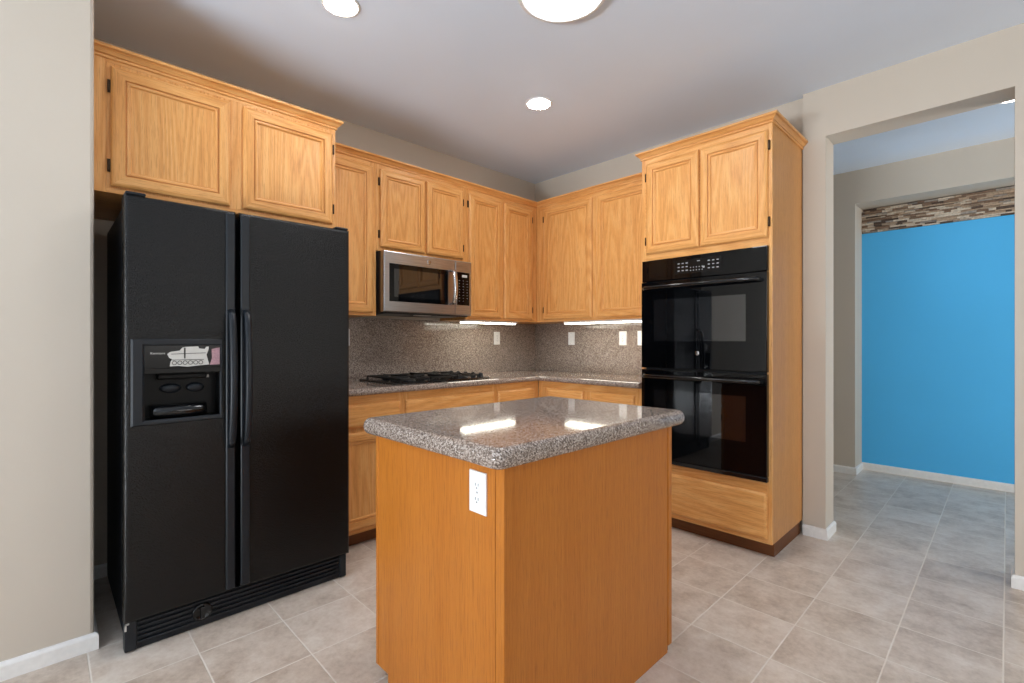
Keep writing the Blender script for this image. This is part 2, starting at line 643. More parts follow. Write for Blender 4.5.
st = MB()
st.box(2.268, 5.199, 2.10, 2.24, 2.216, 2.444, mi=3)
z = 2.217
while z < 2.434:
    h = random.choice((0.009, 0.011, 0.013, 0.016, 0.02))
    h = min(h, 2.444 - z)
    x = 2.268 - random.random() * 0.1
    while x < 5.199:
        L = random.uniform(0.03, 0.13)
        x0, x1 = max(x, 2.268), min(x + L, 5.199)
        if x1 - x0 > 0.01:
            d = random.uniform(0.0, 0.018)
            st.box(x0, x1 - 0.0015, 2.086 - d, 2.10, z + 0.001, z + h - 0.001, mi=random.choice((0, 0, 0, 1, 1, 1, 2, 2, 3, 4)))
        x += L
    z += h
stones = st.build('trim_1', STONES)
stones['kind'] = 'structure'
stones['label'] = 'band of stacked brown and cream ledger stone above the blue wall'


def baseboard(name, path, side):
    b = MB().sweep(path, [(0.0005, 0.0005), (0.013, 0.0005), (0.013, 0.052), (0.010, 0.060), (0.006, 0.064), (0.0005, 0.066)], side=side)
    return structure(name, b, WHITE_TRIM)


baseboard('baseboard_left', [(0.735, -7.19), (0.735, -3.308), (0.0005, -3.308), (0.0, -3.24)][:3], 1)
baseboard('baseboard_alcove', [(0.0, -3.27), (0.0, -2.34)], 1)
baseboard('baseboard_passage_left', [(2.337, -0.05), (2.457, -0.05), (2.457, 0.14), (2.36, 0.14)], 1)
baseboard('baseboard_passage_right', [(3.34, 0.14), (3.252, 0.14), (3.252, -0.05), (6.59, -0.05)], 1)
baseboard('baseboard_hall', [(0.92, 1.8), (2.267, 1.8), (2.267, 2.09), (5.19, 2.09)], 1)


# ------------------------------------------------------------------ ceiling lamps
def downlight(x, y, label, lens_mat):
    t = thing('recessed_light', (x, y, CEIL), label, 'ceiling light', 'round recessed ceiling lights')
    MB().lathe(FNZ, x, y, [(0.070, -CEIL + 0.0002), (0.086, -CEIL + 0.0002), (0.085, -CEIL + 0.004), (0.078, -CEIL + 0.007), (0.070, -CEIL + 0.004), (0.070, -CEIL + 0.0002)],
               cap0=False, cap1=False).build('trim_ring', WHITE_TRIM, t)
    MB().lathe(FNZ, x, y, [(0.0695, -CEIL + 0.0008), (0.0695, -CEIL + 0.005), (0.06, -CEIL + 0.010), (0.04, -CEIL + 0.014), (0.008, -CEIL + 0.016)]).build('lens', lens_mat, t)
    return t


downlight(1.11, -1.15, 'small round recessed light in the ceiling towards the cabinet corner', GLOW_SMALL)
downlight(1.10, -2.475, 'small round recessed light in the ceiling in front of the fridge cabinet', GLOW_SMALL)
downlight(3.255, 0.93, 'small round recessed light in the hall ceiling beyond the opening', GLOW_HALL)
bx, by = 1.875, -1.828
t = thing('ceiling_light', (bx, by, CEIL), 'large round flush ceiling light with a pale rim above the island', 'ceiling light')
MB().lathe(FNZ, bx, by, [(0.173, -CEIL + 0.0005), (0.203, -CEIL + 0.0005), (0.203, -CEIL + 0.016), (0.196, -CEIL + 0.026), (0.180, -CEIL + 0.030), (0.173, -CEIL + 0.024), (0.173, -CEIL + 0.0005)],
           seg=56, cap0=False, cap1=False).build('rim', WHITE_TRIM, t)
MB().lathe(FNZ, bx, by, [(0.1725, -CEIL + 0.001), (0.1725, -CEIL + 0.016), (0.14, -CEIL + 0.024), (0.09, -CEIL + 0.030), (0.02, -CEIL + 0.032)], seg=56).build('diffuser', GLOW_BIG, t)


# ------------------------------------------------------------------ cabinet parts
def axis_of(frame):
    return 'Y' if frame in (FX, FNX) else 'X'


def hinge(frame, u, v, w, parent):
    MB().rings(frame, [(u - 0.005, u + 0.005, v - 0.026, v + 0.026, w), (u - 0.005, u + 0.005, v - 0.026, v + 0.026, w + 0.008), (u - 0.003, u + 0.003, v - 0.020, v + 0.020, w + 0.012)]) \
        .build('hinge', BRONZE, parent)


def panel_door(frame, u0, u1, v0, v1, w, parent, hinge_side=None, veneer=False, fw=0.058):
    """framed door with a moulded edge and a flat recessed panel; hinge_side -1 = u0, 1 = u1"""
    mats = (VEN if veneer else OAK)
    h = axis_of(frame)
    prof = [(0.003, 0.001), (0.003, 0.005), (0.0, 0.006), (0.0, 0.010), (0.003, 0.0145), (0.009, 0.018), (0.016, 0.020), (fw - 0.016, 0.0205), (fw - 0.0105, 0.0200), (fw - 0.0095, 0.0120),
            (fw - 0.0060, 0.0115), (fw - 0.0050, 0.0165), (fw + 0.001, 0.0172), (fw + 0.005, 0.0160), (fw + 0.008, 0.0090), (fw + 0.014, 0.0080), (fw + 0.014, 0.003)]
    m = MB()
    m.rings(frame, [(u0 + i, u1 - i, v0 + i, v1 - i, w + d) for i, d in prof], cap0=True, cap1=True, side=(0, 1))
    d = m.build('door', [mats['Z'], mats[h]], parent)
    i = fw + 0.0135
    MB().rings(frame, [(u0 + i, u1 - i, v0 + i, v1 - i, w + 0.0032), (u0 + i, u1 - i, v0 + i, v1 - i, w + 0.0086)]).build('panel', mats['Z'], d)
    if hinge_side:
        u = u0 - 0.0055 if hinge_side < 0 else u1 + 0.0055
        hinge(frame, u, v0 + 0.085, w + 0.0006, d)
        hinge(frame, u, v1 - 0.085, w + 0.0006, d)
    return d


def drawer_front(frame, u0, u1, v0, v1, w, parent):
    mats = OAK
    prof = [(0.003, 0.001), (0.003, 0.005), (0.0, 0.006), (0.0, 0.010), (0.004, 0.015), (0.010, 0.0185), (0.015, 0.020)]
    m = MB().rings(frame, [(u0 + i, u1 - i, v0 + i, v1 - i, w + d) for i, d in prof])
    return m.build('drawer_front', mats[axis_of(frame)], parent)


def face_frame(frame, u0, u1, v0, v1, w0, w1, parent, stile=0.040, top=0.050, bottom=0.020):
    """stiles run full height, rails between them; mid board fills the rest behind the doors"""
    m = MB()
    r = 0.0012

    def bd(a, b, c, d, mi):
        m.rings(frame, [(a, b, c, d, w0), (a, b, c, d, w1 - r), (a + r * 0.6, b - r * 0.6, c + r * 0.6, d - r * 0.6, w1)], bands=[mi] * 3)
    bd(u0, u0 + stile, v0, v1, 0)
    bd(u1 - stile, u1, v0, v1, 0)
    bd(u0 + stile, u1 - stile, v1 - top, v1, 1)
    bd(u0 + stile, u1 - stile, v0, v0 + bottom, 1)
    bd(u0 + stile, u1 - stile, v0 + bottom, v1 - top, 0)
    return m.build('face_frame', [OAK['Z'], OAK[axis_of(frame)]], parent)


CROWN = [(0.001, 0.0), (0.006, 0.0), (0.008, 0.003), (0.008, 0.008), (0.004, 0.0085), (0.004, 0.0125), (0.010, 0.014), (0.013, 0.018), (0.021, 0.026), (0.026, 0.029), (0.022, 0.0295), (0.022, 0.0325), (0.030, 0.034), (0.033, 0.038), (0.033, 0.046), (0.001, 0.046)]


def crown_prof(ztop):
    return [(o, ztop - 0.046 + z) for o, z in CROWN]


# ---- cabinet above the fridge
t = thing('wall_cabinet', (0.31, -2.785, 1.825), 'deep two-door oak wall cabinet above the black refrigerator', 'cabinet', 'oak wall cabinets')
MB().box(0.002, 0.594, -3.304, -2.283, 1.825, 2.418).build('case', OAK['Y'], t)
face_frame(FX, -3.304, -2.283, 1.825, 2.418, 0.5945, 0.614, t)
panel_door(FX, -3.250, -2.807, 1.852, 2.352, 0.614, t, -1)
panel_door(FX, -2.752, -2.304, 1.852, 2.352, 0.614, t, 1)
MB().sweep([(0.614, -3.304), (0.614, -2.283), (0.35, -2.283)], crown_prof(2.428), side=1, mis=[0, 1]).build('crown', [OAK['Y'], OAK['X']], t)

# ---- wall cabinets on the left wall
U0, U1, CT = 1.372, 2.395, 2.422
t = thing('wall_cabinet', (0.165, -2.08, U0), 'tall oak wall cabinet between the refrigerator and the microwave', 'cabinet', 'oak wall cabinets')
MB().box(0.002, 0.309, -2.2815, -1.882, U0, U1).build('case', OAK['Y'], t)
face_frame(FX, -2.2815, -1.882, U0, U1, 0.3095, 0.33, t)
panel_door(FX, -2.262, -1.908, 1.390, 2.345, 0.33, t, -1)

t = thing('wall_cabinet', (0.165, -1.508, 1.80), 'short two-door oak wall cabinet above the microwave', 'cabinet', 'oak wall cabinets')
MB().box(0.002, 0.309, -1.8805, -1.1355, 1.803, U1).build('case', OAK['Y'], t)
face_frame(FX, -1.8805, -1.1355, 1.803, U1, 0.3095, 0.33, t)
panel_door(FX, -1.857, -1.507, 1.828, 2.345, 0.33, t, -1, fw=0.052)
panel_door(FX, -1.491, -1.163, 1.828, 2.345, 0.33, t, 1, fw=0.052)

t = thing('wall_cabinet', (0.165, -0.74, U0), 'two-door oak wall cabinet right of the microwave, running into the corner', 'cabinet', 'oak wall cabinets')
MB().box(0.002, 0.309, -1.134, -0.003, U0, U1).build('case', OAK['Y'], t)
face_frame(FX, -1.134, -0.3315, U0, U1, 0.3095, 0.33, t)
panel_door(FX, -1.105, -0.768, 1.390, 2.345, 0.33, t, -1)
panel_door(FX, -0.734, -0.398, 1.390, 2.345, 0.33, t, 1)

t = thing('wall_cabinet', (0.93, -0.165, U0), 'two-door oak wall cabinet on the back wall beside the ovens', 'cabinet', 'oak wall cabinets')
MB().box(0.3105, 1.531, -0.309, -0.002, U0, U1).build('case', OAK['X'], t)
face_frame(FNY, 0.3315, 1.531, U0, U1, 0.3095, 0.33, t)
panel_door(FNY, 0.422, 0.936, 1.390, 2.345, 0.33, t, -1)
panel_door(FNY, 0.979, 1.493, 1.390, 2.345, 0.33, t, 1)

cm = MB().sweep([(0.33, -2.2815), (0.33, -0.33), (1.531, -0.33)], crown_prof(CT), side=1, mis=[0, 1])
cm = cm.build('crown_molding', [OAK['Y'], OAK['X']])
tag(cm, 'oak crown molding running along the tops of the lower wall cabinets into the corner', 'molding')

# ---- tall oven cabinet
OX0, OX1, OF = 1.5335, 2.332, -0.60
t = thing('oven_cabinet', (1.93, -0.3, 0), 'tall oak cabinet holding the black double wall oven', 'cabinet')
MB().box(OX0, OX0 + 0.018, -0.58, -0.003, 0.09, 2.415).build('side_panel', SIDE_OAK, t)
MB().box(OX1 - 0.018, OX1, -0.58, -0.0515, 0.09, 2.415).build('side_panel', SIDE_OAK, t)
MB().box(OX0 + 0.0185, OX1 - 0.0185, -0.58, -0.01, 1.752, 2.415).build('upper_case', OAK['X'], t)
MB().box(OX0 + 0.0185, OX1 - 0.0185, -0.58, -0.01, 0.09, 0.41).build('lower_case', OAK['X'], t)
ff = MB()
hx0, hx1, hz0, hz1 = 1.560, 2.306, 0.436, 1.720
ff.box(OX0, hx0, -0.60, -0.5805, 0.09, 2.415, bev=0.001, seg=1)
ff.box(hx1, OX1, -0.60, -0.5805, 0.09, 2.415, bev=0.001, seg=1)
ff.box(hx0, hx1, -0.5998, -0.5805, 0.09, hz0, mi=1)
ff.box(hx0, hx1, -0.5998, -0.5805, hz1, 2.415, mi=1)
ff.build('face_frame', [OAK['Z'], OAK['X']], t)
panel_door(FNY, 1.571, 1.926, 1.775, 2.364, 0.60, t, -1)
panel_door(FNY, 1.934, 2.312, 1.775, 2.364, 0.60, t, 1)
drawer_front(FNY, 1.562, 2.310, 0.118, 0.370, 0.60, t)
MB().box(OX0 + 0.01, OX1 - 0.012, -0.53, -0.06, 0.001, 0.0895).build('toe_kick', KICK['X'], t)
MB().sweep([(OX0, -0.376), (OX0, OF), (OX1, OF), (OX1, -0.052)], crown_prof(2.446), side=-1 if False else 1, mis=[1, 0, 1]).build('crown', [OAK['X'], OAK['Y']], t)

# ---- base cabinets, left wall
BZ0, BZ1 = 0.09, 0.889
DZ0, DZ1 = 0.705, 0.838


def base_a(y0, y1, drawers, doors, label):
    t = thing('base_cabinet', (0.3, (y0 + y1) / 2, 0), label, 'cabinet', 'oak base cabinets')
    MB().box(0.003, 0.579, y0, y1, BZ0, BZ1).build('case', VEN['Y'], t)
    face_frame(FX, y0, y1, BZ0, BZ1, 0.5795, 0.60, t)
    for a, b in drawers:
        drawer_front(FX, a, b, DZ0, DZ1, 0.60, t)
    for a, b, h in doors:
        panel_door(FX, a, b, 0.118, 0.676, 0.60, t, h)
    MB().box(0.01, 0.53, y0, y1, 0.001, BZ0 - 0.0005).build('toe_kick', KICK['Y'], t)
    return t


base_a(-2.288, -1.846, [(-2.262, -1.872)], [(-2.262, -1.872, -1)], 'oak base cabinet with one drawer and one door right beside the refrigerator')
base_a(-1.845, -1.062, [(-1.832, -1.088)], [(-1.832, -1.466, -1), (-1.454, -1.088, 1)], 'oak base cabinet with a wide drawer front under the gas cooktop')
base_a(-1.061, -0.602, [(-1.048, -0.662)], [(-1.048, -0.662, 1)], 'narrow oak base cabinet right of the cooktop, ending in the corner')
t = thing('base_cabinet', (1.07, -0.3, 0), 'oak base cabinet with two drawers on the back wall beside the ovens', 'cabinet', 'oak base cabinets')
MB().box(0.602, 1.531, -0.579, -0.003, BZ0, BZ1).build('case', VEN['X'], t)
face_frame(FNY, 0.602, 1.531, BZ0, BZ1, 0.5795, 0.60, t)
for a, b, h in ((0.700, 1.055, -1), (1.117, 1.482, 1)):
    drawer_front(FNY, a, b, DZ0, DZ1, 0.60, t)
    panel_door(FNY, a, b, 0.118, 0.676, 0.60, t, h)
MB().box(0.602, 1.531, -0.53, -0.01, 0.001, BZ0 - 0.0005).build('toe_kick', KICK['X'], t)

# ---- L-shaped counter with bullnose front, backsplash slabs
CZ0, CZ1 = 0.8905, 0.930


def nose(z0, z1, r, inner=0.02):
    """bullnose edge: closed profile (out, z) for sweep, starting 'inner' behind the edge line"""
    p = [(-inner, z0)]
    c = (z0 + z1) / 2
    hh = (z1 - z0) / 2
    for a in range(-90, 91, 15):
        p.append((-r + r * math.cos(R(a)), c + hh * math.sin(R(a))))
    p.append((-inner, z1))
    return p


ct = MB()
ct.box(0.003, 0.62, -2.287, -0.003, CZ0, CZ1)
ct.box(0.62, 1.5305, -0.62, -0.003, CZ0, CZ1)
ct.sweep([(0.64, -2.287), (0.64, -0.64), (1.5305, -0.64)], nose(CZ0, CZ1, 0.02, 0.0201), side=1)
ct = ct.build('countertop', GRANITE)
tag(ct, 'L-shaped speckled brown granite countertop along the cabinets under the backsplash', 'countertop')
for p in ct.data.polygons:
    p.use_smooth = False
b = MB().box(0.001, 0.016, -2.287, -0.0012, CZ1 + 0.0005, U0 - 0.0008).build('backsplash', GRANITE)
tag(b, 'speckled granite backsplash slab on the wall behind the cooktop', 'backsplash', 'granite backsplash slabs')
b = MB().box(0.0165, 1.531, -0.016, -0.001, CZ1 + 0.0005, U0 - 0.0008).build('backsplash', GRANITE)
tag(b, 'speckled granite backsplash slab on the back wall beside the ovens', 'backsplash', 'granite backsplash slabs')


# ---- outlets and switches
def outlet(frame, u, v, w, label, kind='outlet', group='backsplash outlets'):
    loc = frame(u, v - 0.057, w)
    t = thing('wall_outlet' if kind == 'outlet' else 'wall_switch', loc, label, 'outlet' if kind == 'outlet' else 'switch', group)
    MB().slab(frame, u - 0.0355, u + 0.0355, v - 0.058, v + 0.058, w + 0.0005, w + 0.006, r=0.003).build('cover_plate', WHITE_PLATE, t)
    if kind == 'outlet':
        for s in (-1, 1):
            q = v + s * 0.0195
            oval = [(u + 0.0165 * max(-0.86, min(0.86, math.cos(R(a)))) / 0.86, q + 0.014 * math.sin(R(a))) for a in range(0, 360, 15)]
            f = MB().poly(frame, oval, w + 0.0055, w + 0.0075).build('socket', WHITE_PLATE, t)
            sl = MB()
            for du in (-0.006, 0.006):
                sl.rings(frame, [(u + du - 0.001, u + du + 0.001, q - 0.0015, q + 0.0065, w + 0.007), (u + du - 0.001, u + du + 0.001, q - 0.0015, q + 0.0065, w + 0.0079)])
            sl.lathe(frame, u, q - 0.007, [(0.0022, w + 0.007), (0.0022, w + 0.0079)], seg=12, smooth=False)
            sl.build('slots', SLOT, f)
        MB().lathe(frame, u, v, [(0.003, w + 0.0055), (0.003, w + 0.0068), (0.001, w + 0.0072)], seg=12).build('screw', CHROME, t)
    else:
        MB().slab(frame, u - 0.0165, u + 0.0165, v - 0.033, v + 0.033, w + 0.0055, w + 0.0085, r=0.002).build('rocker', WHITE_PLATE, t)
        for s in (-1, 1):
            MB().lathe(frame, u, v + s * 0.048, [(0.003, w + 0.0055), (0.003, w + 0.0068), (0.001, w + 0.0072)], seg=12).build('screw', CHROME, t)
    return t


outlet(FX, -0.521, 1.232, 0.016, 'white outlet on the backsplash right of the cooktop, under the lit strip')
outlet(FX, -1.950, 1.232, 0.016, 'white outlet on the backsplash half hidden by the refrigerator edge')
outlet(FNY, 0.470, 1.230, 0.016, 'white switch on the back wall backsplash nearest the corner', 'switch', 'backsplash switches')
outlet(FNY, 1.012, 1.230, 0.016, 'white outlet on the back wall backsplash, middle of the three there')
outlet(FNY, 1.184, 1.230, 0.016, 'white switch on the back wall backsplash, cut off by the oven edge', 'switch', 'backsplash switches')


# ---- lit strips under the wall cabinets
def strip(frame_box, lens_box, label):
    x0, x1, y0, y1 = frame_box
    t = thing('under_cabinet_light', ((x0 + x1) / 2, (y0 + y1) / 2, U0), label, 'light', 'strip lights under the wall cabinets')
    MB().box(x0, x1, y0, y1, U0 - 0.016, U0 - 0.0006, bev=0.002).build('housing', WHITE_TRIM, t)
    a0, a1, b0, b1 = lens_box
    MB().box(a0, a1, b0, b1, U0 - 0.024, U0 - 0.0162, bev=0.003).build('diffuser', GLOW_STRIP, t)


strip((0.225, 0.305, -1.115, -0.55), (0.230, 0.300, -1.105, -0.56), 'lit white strip light under the cabinet right of the microwave')
strip((0.615, 1.50, -0.305, -0.225), (0.625, 1.49, -0.300, -0.230), 'lit white strip light under the cabinet beside the ovens')

# ------------------------------------------------------------------ gas cooktop
cx0, cx1, cy0, cy1 = 0.066, 0.555, -1.868, -1.085
t = thing('gas_cooktop', ((cx0 + cx1) / 2, (cy0 + cy1) / 2, CZ1), 'black gas cooktop set into the granite counter below the microwave', 'cooktop')
MB().slab(FZ, cx0, cx1, cy0, cy1, CZ1 + 0.0005, CZ1 + 0.011, r=0.006).build('top_plate', BLACK_GLOSS, t)
zb = CZ1 + 0.011
bur = [(0.19, -1.70, 0.045), (0.44, -1.70, 0.036), (0.315, -1.48, 0.052), (0.19, -1.27, 0.040), (0.44, -1.27, 0.045)]
for (x, y, r) in bur:
    o = MB().lathe(FZ, x, y, [(r * 1.25, zb), (r * 1.2, zb + 0.004), (r, zb + 0.005), (r, zb + 0.008), (r * 0.9, zb + 0.009)], seg=28).build('burner', BLACK_SATIN, t)
    MB().lathe(FZ, x, y, [(r * 0.82, zb + 0.0092), (r * 0.85, zb + 0.012), (r * 0.7, zb + 0.014), (r * 0.1, zb + 0.0145)], seg=28).build('burner_cap', BLACK_MATTE, o)


def grate(x0, x1, y0, y1, burners):
    m = MB()
    z1 = zb + 0.025
    h = 0.011
    w = 0.0055
    m.box(x0, x1, y0, y0 + 2 * w, z1 - h, z1, bev=0.002, seg=1)
    m.box(x0, x1, y1 - 2 * w, y1, z1 - h, z1, bev=0.002, seg=1)
    m.box(x0, x0 + 2 * w, y0, y1, z1 - h, z1, bev=0.002, seg=1)
    m.box(x1 - 2 * w, x1, y0, y1, z1 - h, z1, bev=0.002, seg=1)
    for (bx_, by_, r) in burners:
        for dx, dy in ((1, 0), (-1, 0), (0, 1), (0, -1)):
            ex = (x1 - w if dx > 0 else x0 + w) if dx else bx_
            ey = (y1 - w if dy > 0 else y0 + w) if dy else by_
            if dx and len(burners) > 1:
                mid = (x0 + x1) / 2
                if (dx > 0) == (bx_ < mid):
                    ex = mid
            sx, sy = bx_ + dx * r * 0.45, by_ + dy * r * 0.45
            m.box(min(sx, ex) - (0 if dx else w), max(sx, ex) + (0 if dx else w), min(sy, ey) - (0 if dy else w), max(sy, ey) + (0 if dy else w),
                  z1 - h, z1 + 0.006, bev=0.002, seg=1)
    if len(burners) > 1:
        mid = (x0 + x1) / 2
        m.box(mid - w, mid + w, y0, y1, z1 - h, z1, bev=0.002, seg=1)
    for fx in (x0 + w, x1 - w):
        for fy in (y0 + w, y1 - w):
            m.box(fx - w, fx + w, fy - w, fy + w, zb + 0.0003, z1 - h + 0.002)
    return m.build('grate', BLACK_MATTE, t)


grate(0.10, 0.54, -1.83, -1.60, bur[:2])
grate(0.10, 0.54, -1.592, -1.378, bur[2:3])
grate(0.10, 0.54, -1.37, -1.175, bur[3:])
for k in range(5):
    kx = 0.14 + k * 0.09
    kb = MB().lathe(FZ, kx, -1.122, [(0.021, zb + 0.0002), (0.021, zb + 0.004), (0.0175, zb + 0.006), (0.0165, zb + 0.024), (0.0135, zb + 0.027)], seg=20)
    kb.box(kx - 0.015, kx + 0.015, -1.1245, -1.1195, zb + 0.024, zb + 0.031, bev=0.001, seg=1)
    kb.build('knob', BLACK_SATIN, t)

# ------------------------------------------------------------------ over-the-range microwave
mx, my0, my1, mz0, mz1 = 0.41, -1.872, -1.1365, 1.392, 1.800
t = thing('microwave', (0.2, (my0 + my1) / 2, mz0), 'stainless over-the-range microwave with dark window under the short cabinet', 'microwave')
MB().box(0.017, 0.372, my0 + 0.003, my1 - 0.003, mz0, mz1, bev=0.004).build('body', STEEL_DARK, t)
ys = -1.290
d = MB()
wy0, wy1, wz0, wz1 = my0 + 0.042, -1.356, mz0 + 0.075, mz1 - 0.082
prof = [(my0, ys - 0.0012, mz0 + 0.006, mz1 - 0.002, 0.373), (my0, ys - 0.0012, mz0 + 0.006, mz1 - 0.002, mx - 0.008), (my0 + 0.003, ys - 0.003, mz0 + 0.009, mz1 - 0.005, mx - 0.002),
        (my0 + 0.008, ys - 0.005, mz0 + 0.014, mz1 - 0.010, mx), (wy0, wy1, wz0, wz1, mx), (wy0, wy1, wz0, wz1, mx - 0.012)]
d.rings(FX, prof)
door = d.build('door', STEEL, t)
MB().rings(FX, [(wy0 + 0.001, wy1 - 0.001, wz0 + 0.001, wz1 - 0.001, mx - 0.0115), (wy0 + 0.001, wy1 - 0.001, wz0 + 0.001, wz1 - 0.001, mx - 0.0015)]).build('window_border', BLACK_GLASS, door)
MB().rings(FX, [(wy0 + 0.036, wy1 - 0.038, wz0 + 0.032, wz1 - 0.034, mx - 0.0014), (wy0 + 0.036, wy1 - 0.038, wz0 + 0.032, wz1 - 0.034, mx - 0.0006)]).build('window', WINDOW_GLASS, door)
hy = -1.327
arc = [(mx - 0.001, hy, 1.474), (mx + 0.034, hy, 1.478), (mx + 0.046, hy, 1.50)] + \
      [(mx + 0.046 + 0.010 * math.sin(math.pi * k / 8), hy, 1.50 + 0.19 * k / 8) for k in range(1, 8)] + \
      [(mx + 0.046, hy, 1.69), (mx + 0.034, hy, 1.712), (mx - 0.001, hy, 1.716)]
MB().tube(arc, 0.0175, seg=14, sx=0.5, ref=(0, 1, 0)).build('handle', CHROME, door)
pn = MB().rings(FX, [(ys + 0.0012, my1, mz0 + 0.006, mz1 - 0.002, 0.373), (ys + 0.0012, my1, mz0 + 0.006, mz1 - 0.002, mx - 0.008), (ys + 0.003, my1 - 0.003, mz0 + 0.009, mz1 - 0.005, mx - 0.002),
                     (ys + 0.005, my1 - 0.008, mz0 + 0.014, mz1 - 0.010, mx)])
pn = pn.build('control_panel', STEEL, t)
py0, py1, pz0, pz1 = ys + 0.016, my1 - 0.024, wz0 + 0.004, wz1 - 0.004
MB().rings(FX, [(py0, py1, pz0, pz1, mx + 0.0002), (py0, py1, pz0, pz1, mx + 0.0022)]).build('keypad', BLACK_GLASS, pn)
dp = MB()
dp.rings(FX, [(py0 + 0.045, py1 - 0.022, pz1 - 0.036, pz1 - 0.018, mx + 0.0022), (py0 + 0.045, py1 - 0.022, pz1 - 0.036, pz1 - 0.018, mx + 0.0028)])
dp.build('display', LABEL_GREY, pn)
kp = MB()
for r_ in range(8):
    for c_ in range(3):
        if r_ == 7 and c_ == 2:
            continue
        u = py0 + 0.020 + c_ * (py1 - py0 - 0.04) / 2
        v = pz1 - 0.062 - r_ * 0.0215
        w_ = 0.008 if (r_ + c_) % 3 else 0.012
        kp.rings(FX, [(u - w_ / 2, u + w_ / 2, v - 0.0016, v + 0.0016, mx + 0.0022), (u - w_ / 2, u + w_ / 2, v - 0.0016, v + 0.0016, mx + 0.0026)])
kp.build('key_marks', PRINT_GREY, pn)
lg = MB().lathe(FX, -1.520, mz1 - 0.044, [(0.0165, mx + 0.0002), (0.0165, mx + 0.002), (0.014, mx + 0.0026), (0.001, mx + 0.0026)], seg=28)
lg = lg.build('logo_badge', CHROME, door)
MB().lathe(FX, -1.520, mz1 - 0.044, [(0.0125, mx + 0.0026), (0.0132, mx + 0.0029), (0.0139, mx + 0.0026)], seg=28, cap0=False, cap1=False).build('ring', PRINT_DARK, lg)
lettering('monogram', 'GE', 0.0135, FX, -1.520, mz1 - 0.044, mx + 0.0027, PRINT_DARK, lg)
# underside: grease filters and a lamp lens
for a, b_ in ((my0 + 0.06, my0 + 0.27), (my1 - 0.27, my1 - 0.06)):
    MB().box(0.10, 0.30, a, b_, mz0 - 0.005, mz0 - 0.0004, bev=0.001, seg=1).build('grease_filter', FILTER, t)
MB().box(0.27, 0.34, -1.56, -1.45, mz0 - 0.006, mz0 - 0.0004, bev=0.002).build('lamp_lens', WHITE_PLATE, t)
MB().box(0.345, 0.37, my0 + 0.01, my1 - 0.01, mz0 - 0.004, mz0 - 0.0004, bev=0.001).build('air_grille', SLOT, t)

# ------------------------------------------------------------------ double wall oven
ox0, ox1 = 1.549, 2.315
yb, yf = -0.6008, -0.632
t = thing('double_wall_oven', (1.93, -0.35, 0.436), 'black glass double wall oven built into the tall oak cabinet', 'oven')
MB().box(1.566, 2.300, -0.600, -0.06, 0.440, 1.716).build('body', BLACK_SATIN, t)
cp = MB().slab(FNY, ox0, ox1, 1.590, 1.728, -yb, 0.624, r=0.004).build('control_panel', BLACK_GLASS, t)
MB().rings(FNY, [(1.775, 2.065, 1.620, 1.705, 0.6241), (1.775, 2.065, 1.620, 1.705, 0.6249)]).build('display', PANEL_BLACK, cp)
mk = MB()


def mark(u, v, w_, h_):
    mk.rings(FNY, [(u - w_ / 2, u + w_ / 2, v - h_ / 2, v + h_ / 2, 0.6249), (u - w_ / 2, u + w_ / 2, v - h_ / 2, v + h_ / 2, 0.6254)])


for r_ in range(3):
    for c_ in range(3):
        mark(1.804 + c_ * 0.026, 1.640 + r_ * 0.022, 0.013, 0.006)
        mark(1.993 + c_ * 0.026, 1.640 + r_ * 0.022, 0.013, 0.006)
for c_ in range(5):
    mark(1.881 + c_ * 0.018, 1.636, 0.006, 0.006)
    mark(1.881 + c_ * 0.018, 1.654, 0.006, 0.006)
mark(1.962, 1.650, 0.012, 0.011)
mark(1.93, 1.690, 0.018, 0.005)
mk.build('touch_marks', PRINT_GREY, cp)


def oven_door(z0, z1, wz0, wz1, logo):
    wx0, wx1 = 1.640, 2.205
    m = MB().slab(FNY, ox0, ox1, z0, z1, -yb, -yf, r=0.003)
    d = m.build('oven_door', BLACK_GLASS, t)
    MB().rings(FNY, [(wx0, wx1, wz0, wz1, -yf + 0.0002), (wx0, wx1, wz0, wz1, -yf + 0.0010)]).build('window', WINDOW_GLASS, d)
    hz = z1 - 0.040
    pts = [(ox0 + 0.035, yf + 0.001, hz - 0.004), (ox0 + 0.037, yf - 0.030, hz - 0.002), (ox0 + 0.05, yf - 0.042, hz)]
    pts += [(ox0 + 0.05 + (ox1 - ox0 - 0.10) * k / 10, yf - 0.042 - 0.010 * math.sin(math.pi * k / 10), hz) for k in range(1, 10)]
    pts += [(ox1 - 0.05, yf - 0.042, hz), (ox1 - 0.037, yf - 0.030, hz - 0.002), (ox1 - 0.035, yf + 0.001, hz - 0.004)]
    MB().tube(pts, 0.0125, seg=14).build('handle', BLACK_GLOSS, d)
    if logo:
        u, v = 1.925, z0 + 0.098
        b_ = MB().lathe(FNY, u, v, [(0.0125, -yf + 0.0002), (0.0125, -yf + 0.0016), (0.011, -yf + 0.002), (0.001, -yf + 0.002)], seg=28).build('logo_badge', CHROME, d)
        lettering('monogram', 'GE', 0.0105, FNY, u, v, -yf + 0.0021, PRINT_DARK, b_)
    return d


oven_door(1.034, 1.586, 1.205, 1.468, True)
oven_door(0.462, 1.022, 0.640, 0.895, False)
MB().box(ox0, ox1, -0.628, yb, 0.432, 0.458, bev=0.003).build('bottom_trim', BLACK_GLOSS, t)

